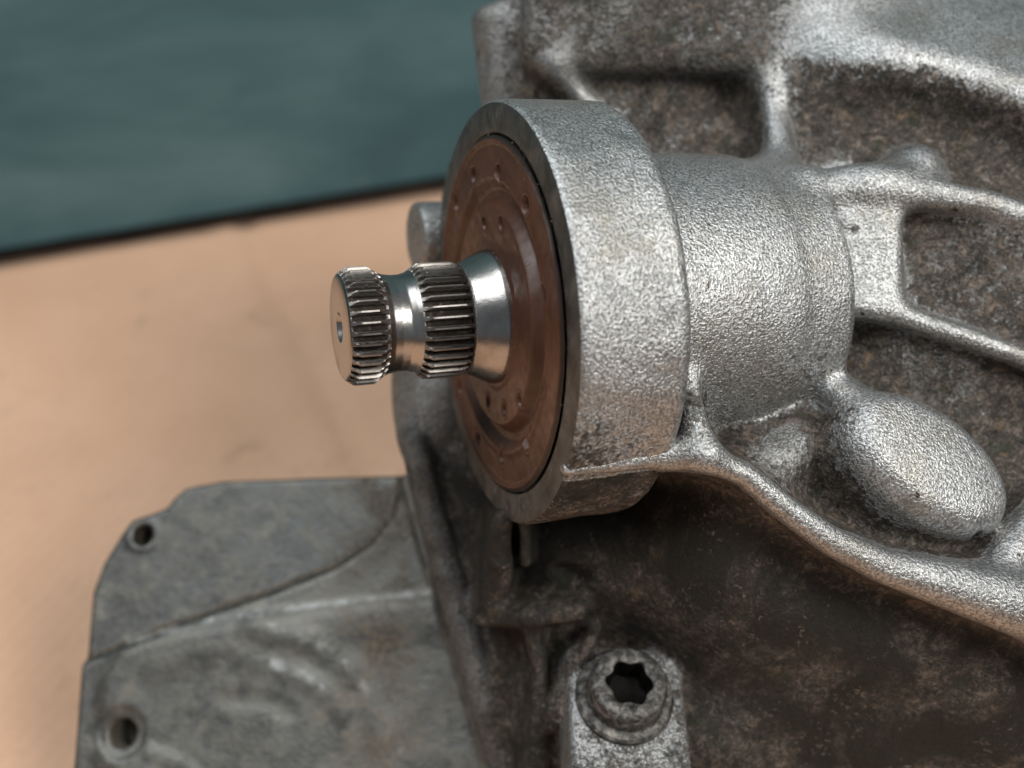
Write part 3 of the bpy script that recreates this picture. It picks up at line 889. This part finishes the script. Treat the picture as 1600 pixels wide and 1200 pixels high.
# ------------------------------------------------------------------ side cover at the lower left
PN = np.array([-0.10, 0.26, 0.96]); PN /= np.linalg.norm(PN)
PC = P(400, 980, -430)
PR = basis(PN, (1, 0, 0))
def plate_uv(px, py, w=0.0):
    o = np.array([0, 0, F]); d = np.array([px - 800.0, 600.0 - py, -F])
    k = ((PC + PN * w - o) @ PN) / (d @ PN)
    q = o + d * k - PC
    return np.array([q @ PR[0], q @ PR[1]])
def poly_sd(u_, v_, pts):
    pts = np.array(pts); n = len(pts)
    d = np.full(u_.shape, 1e9); s = np.ones(u_.shape)
    for i in range(n):
        a, b = pts[i], pts[i - 1]
        e = b - a; wu = u_ - a[0]; wv = v_ - a[1]
        t_ = np.clip((wu * e[0] + wv * e[1]) / (e @ e), 0, 1)
        d = np.minimum(d, (wu - e[0] * t_) ** 2 + (wv - e[1] * t_) ** 2)
        c1 = v_ >= a[1]; c2 = v_ < b[1]; c3 = e[0] * wv > e[1] * wu
        flip_ = (c1 & c2 & c3) | (~c1 & ~c2 & ~c3)
        s = np.where(flip_, -s, s)
    return s * np.sqrt(d)
outA = [plate_uv(*p) for p in [(100, 1330), (121, 1195), (132, 1050), (143, 925), (160, 880), (190, 832), (205, 812), (232, 803), (258, 793), (270, 778), (288, 762), (345, 751), (480, 746), (625, 742), (720, 742), (860, 1330)]]
outB = [plate_uv(*p, 12) for p in [(60, 1350), (90, 1050), (130, 1032), (215, 1000), (330, 955), (420, 926), (520, 886), (580, 846), (612, 805), (632, 730), (760, 700), (900, 1350)]]
outC = [plate_uv(*p, 28) for p in [(150, 1060), (185, 1005), (290, 974), (400, 956), (520, 941), (672, 924), (760, 940), (900, 1360), (300, 1360), (150, 1200)]]
HP_ = 4.5
ulo = np.array([-420.0, -480.0, -110.0]); uhi = np.array([620.0, 330.0, 60.0])
un = np.ceil((uhi - ulo) / HP_).astype(int) + 1
au = ulo[0] + HP_ * np.arange(un[0]); av = ulo[1] + HP_ * np.arange(un[1]); aw = ulo[2] + HP_ * np.arange(un[2])
U2, V2 = np.meshgrid(au, av, indexing='ij')
sA, sB, sC = poly_sd(U2, V2, outA), poly_sd(U2, V2, outB), poly_sd(U2, V2, outC)
HW = 20 * (1 - sstep(sB, -12, 6)) + 12 * (1 - sstep(sC, -30, 14))
HW -= 10 * (1 - sstep(sC, -110, -50)) * 0.6
def seg_d(pts):
    best_ = None
    for a, b in zip(pts[:-1], pts[1:]):
        e = b - a; t_ = np.clip(((U2 - a[0]) * e[0] + (V2 - a[1]) * e[1]) / (e @ e), 0, 1)
        d_ = np.hypot(U2 - a[0] - e[0] * t_, V2 - a[1] - e[1] * t_)
        best_ = d_ if best_ is None else np.minimum(best_, d_)
    return best_
for pts, wd, hh in [([(400, 978), (440, 988), (500, 1010), (545, 1042), (575, 1085), (592, 1150)], 44, 4),
                    ([(390, 1034), (450, 1046), (500, 1070), (535, 1110)], 36, 4),
                    ([(350, 1090), (410, 1092), (450, 1112)], 30, -3), ([(235, 1175), (290, 1200), (330, 1240)], 26, 4),
                    ([(632, 745), (655, 830), (705, 990), (760, 1180)], 20, 10)]:
    d_ = seg_d([plate_uv(*p, 28) for p in pts])
    HW += hh * (1 - sstep(d_, 2, wd))
HW += 0.7 * vnoise(np.stack([U2, V2, 0 * U2], -1), 60)
c1 = plate_uv(222, 836, 4); c2 = plate_uv(188, 1146, 30)
r1 = np.hypot(U2 - c1[0], V2 - c1[1]); r2 = np.hypot(U2 - c2[0], V2 - c2[1])
HW = np.where(r1 < 44, HW + 3 * (1 - sstep(r1, 30, 42)), HW) 
HW = HW - 7 * (1 - sstep(r2, 40, 54))
DP = aw[None, None, :] - HW[:, :, None]
DP = smax(DP * 0.8, sA[:, :, None], 10)
DP = smax(DP, np.where(aw[None, None, :] > -62, 20 - r1[:, :, None], -50), 7)
DP = smax(DP, np.where(aw[None, None, :] > -60, 27 - r2[:, :, None], -50), 10)
DP = np.maximum(DP, -80 - aw[None, None, :])
DP[0], DP[-1], DP[:, 0], DP[:, -1], DP[:, :, 0] = 5, 5, 5, 5, 5
PV, PQ = surface_nets(DP, ulo, HP_)
PV = relax(PV, PQ, 1)
pd = 0.38 + 0.14 * vnoise(PV, 70) + 0.35 * np.exp(-((PV[:, 0] - 260) / 120) ** 2)
pd += 0.5 * (np.hypot(PV[:, 0] - c2[0], PV[:, 1] - c2[1]) < 30) + 0.6 * ((np.hypot(PV[:, 0] - c1[0], PV[:, 1] - c1[1]) < 24) & (PV[:, 2] < -12))
sBv = poly_sd(PV[:, 0], PV[:, 1], outB)
pd = np.where(sBv > 4, pd - 0.03, pd)
pd += 0.55 * np.exp(-((sBv - 6) / 6.0) ** 2)
edge_glint = np.zeros(len(PV))  # highlights along edges, arcs and hole rim, painted into the colour
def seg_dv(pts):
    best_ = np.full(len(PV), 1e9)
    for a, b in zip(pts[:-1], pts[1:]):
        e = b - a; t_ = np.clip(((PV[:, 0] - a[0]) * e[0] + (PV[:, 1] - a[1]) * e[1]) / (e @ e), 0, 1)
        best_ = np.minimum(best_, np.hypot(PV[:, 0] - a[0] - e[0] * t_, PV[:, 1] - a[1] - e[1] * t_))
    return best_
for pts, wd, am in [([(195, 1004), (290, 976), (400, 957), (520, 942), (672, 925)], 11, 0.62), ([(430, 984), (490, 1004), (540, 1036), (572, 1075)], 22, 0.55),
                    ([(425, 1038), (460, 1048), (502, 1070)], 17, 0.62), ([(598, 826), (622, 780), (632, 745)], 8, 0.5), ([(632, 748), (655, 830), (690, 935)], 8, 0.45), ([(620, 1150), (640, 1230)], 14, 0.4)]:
    edge_glint = np.maximum(edge_glint, am * np.exp(-(seg_dv([plate_uv(*p, 28) for p in pts]) / wd) ** 2))
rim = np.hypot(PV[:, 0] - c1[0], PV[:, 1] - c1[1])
edge_glint = np.maximum(edge_glint, 0.55 * np.exp(-((rim - 24) / 6) ** 2))
mesh_obj("side_cover", W(PC + PV @ PR), PQ, M['cover'], gb, attrs={"dirt": pd, "edge_glint": edge_glint, "bare": 1 - sstep(sBv, -14, 2)})

for o in bpy.data.objects:
    lb = {"seal_disc": "rusty brown seal plate with small round pits round the shaft", "shaft": "bright turned steel shaft with two toothed bands",
          "bolt": "dark flanged bolt with a star socket on a bare metal pad", "side_cover": "dull grey flat cover plate with two holes",
          "oval_boss": "rounded oval stub of bare cast metal"}.get(o.name)
    if lb: o["label"] = lb
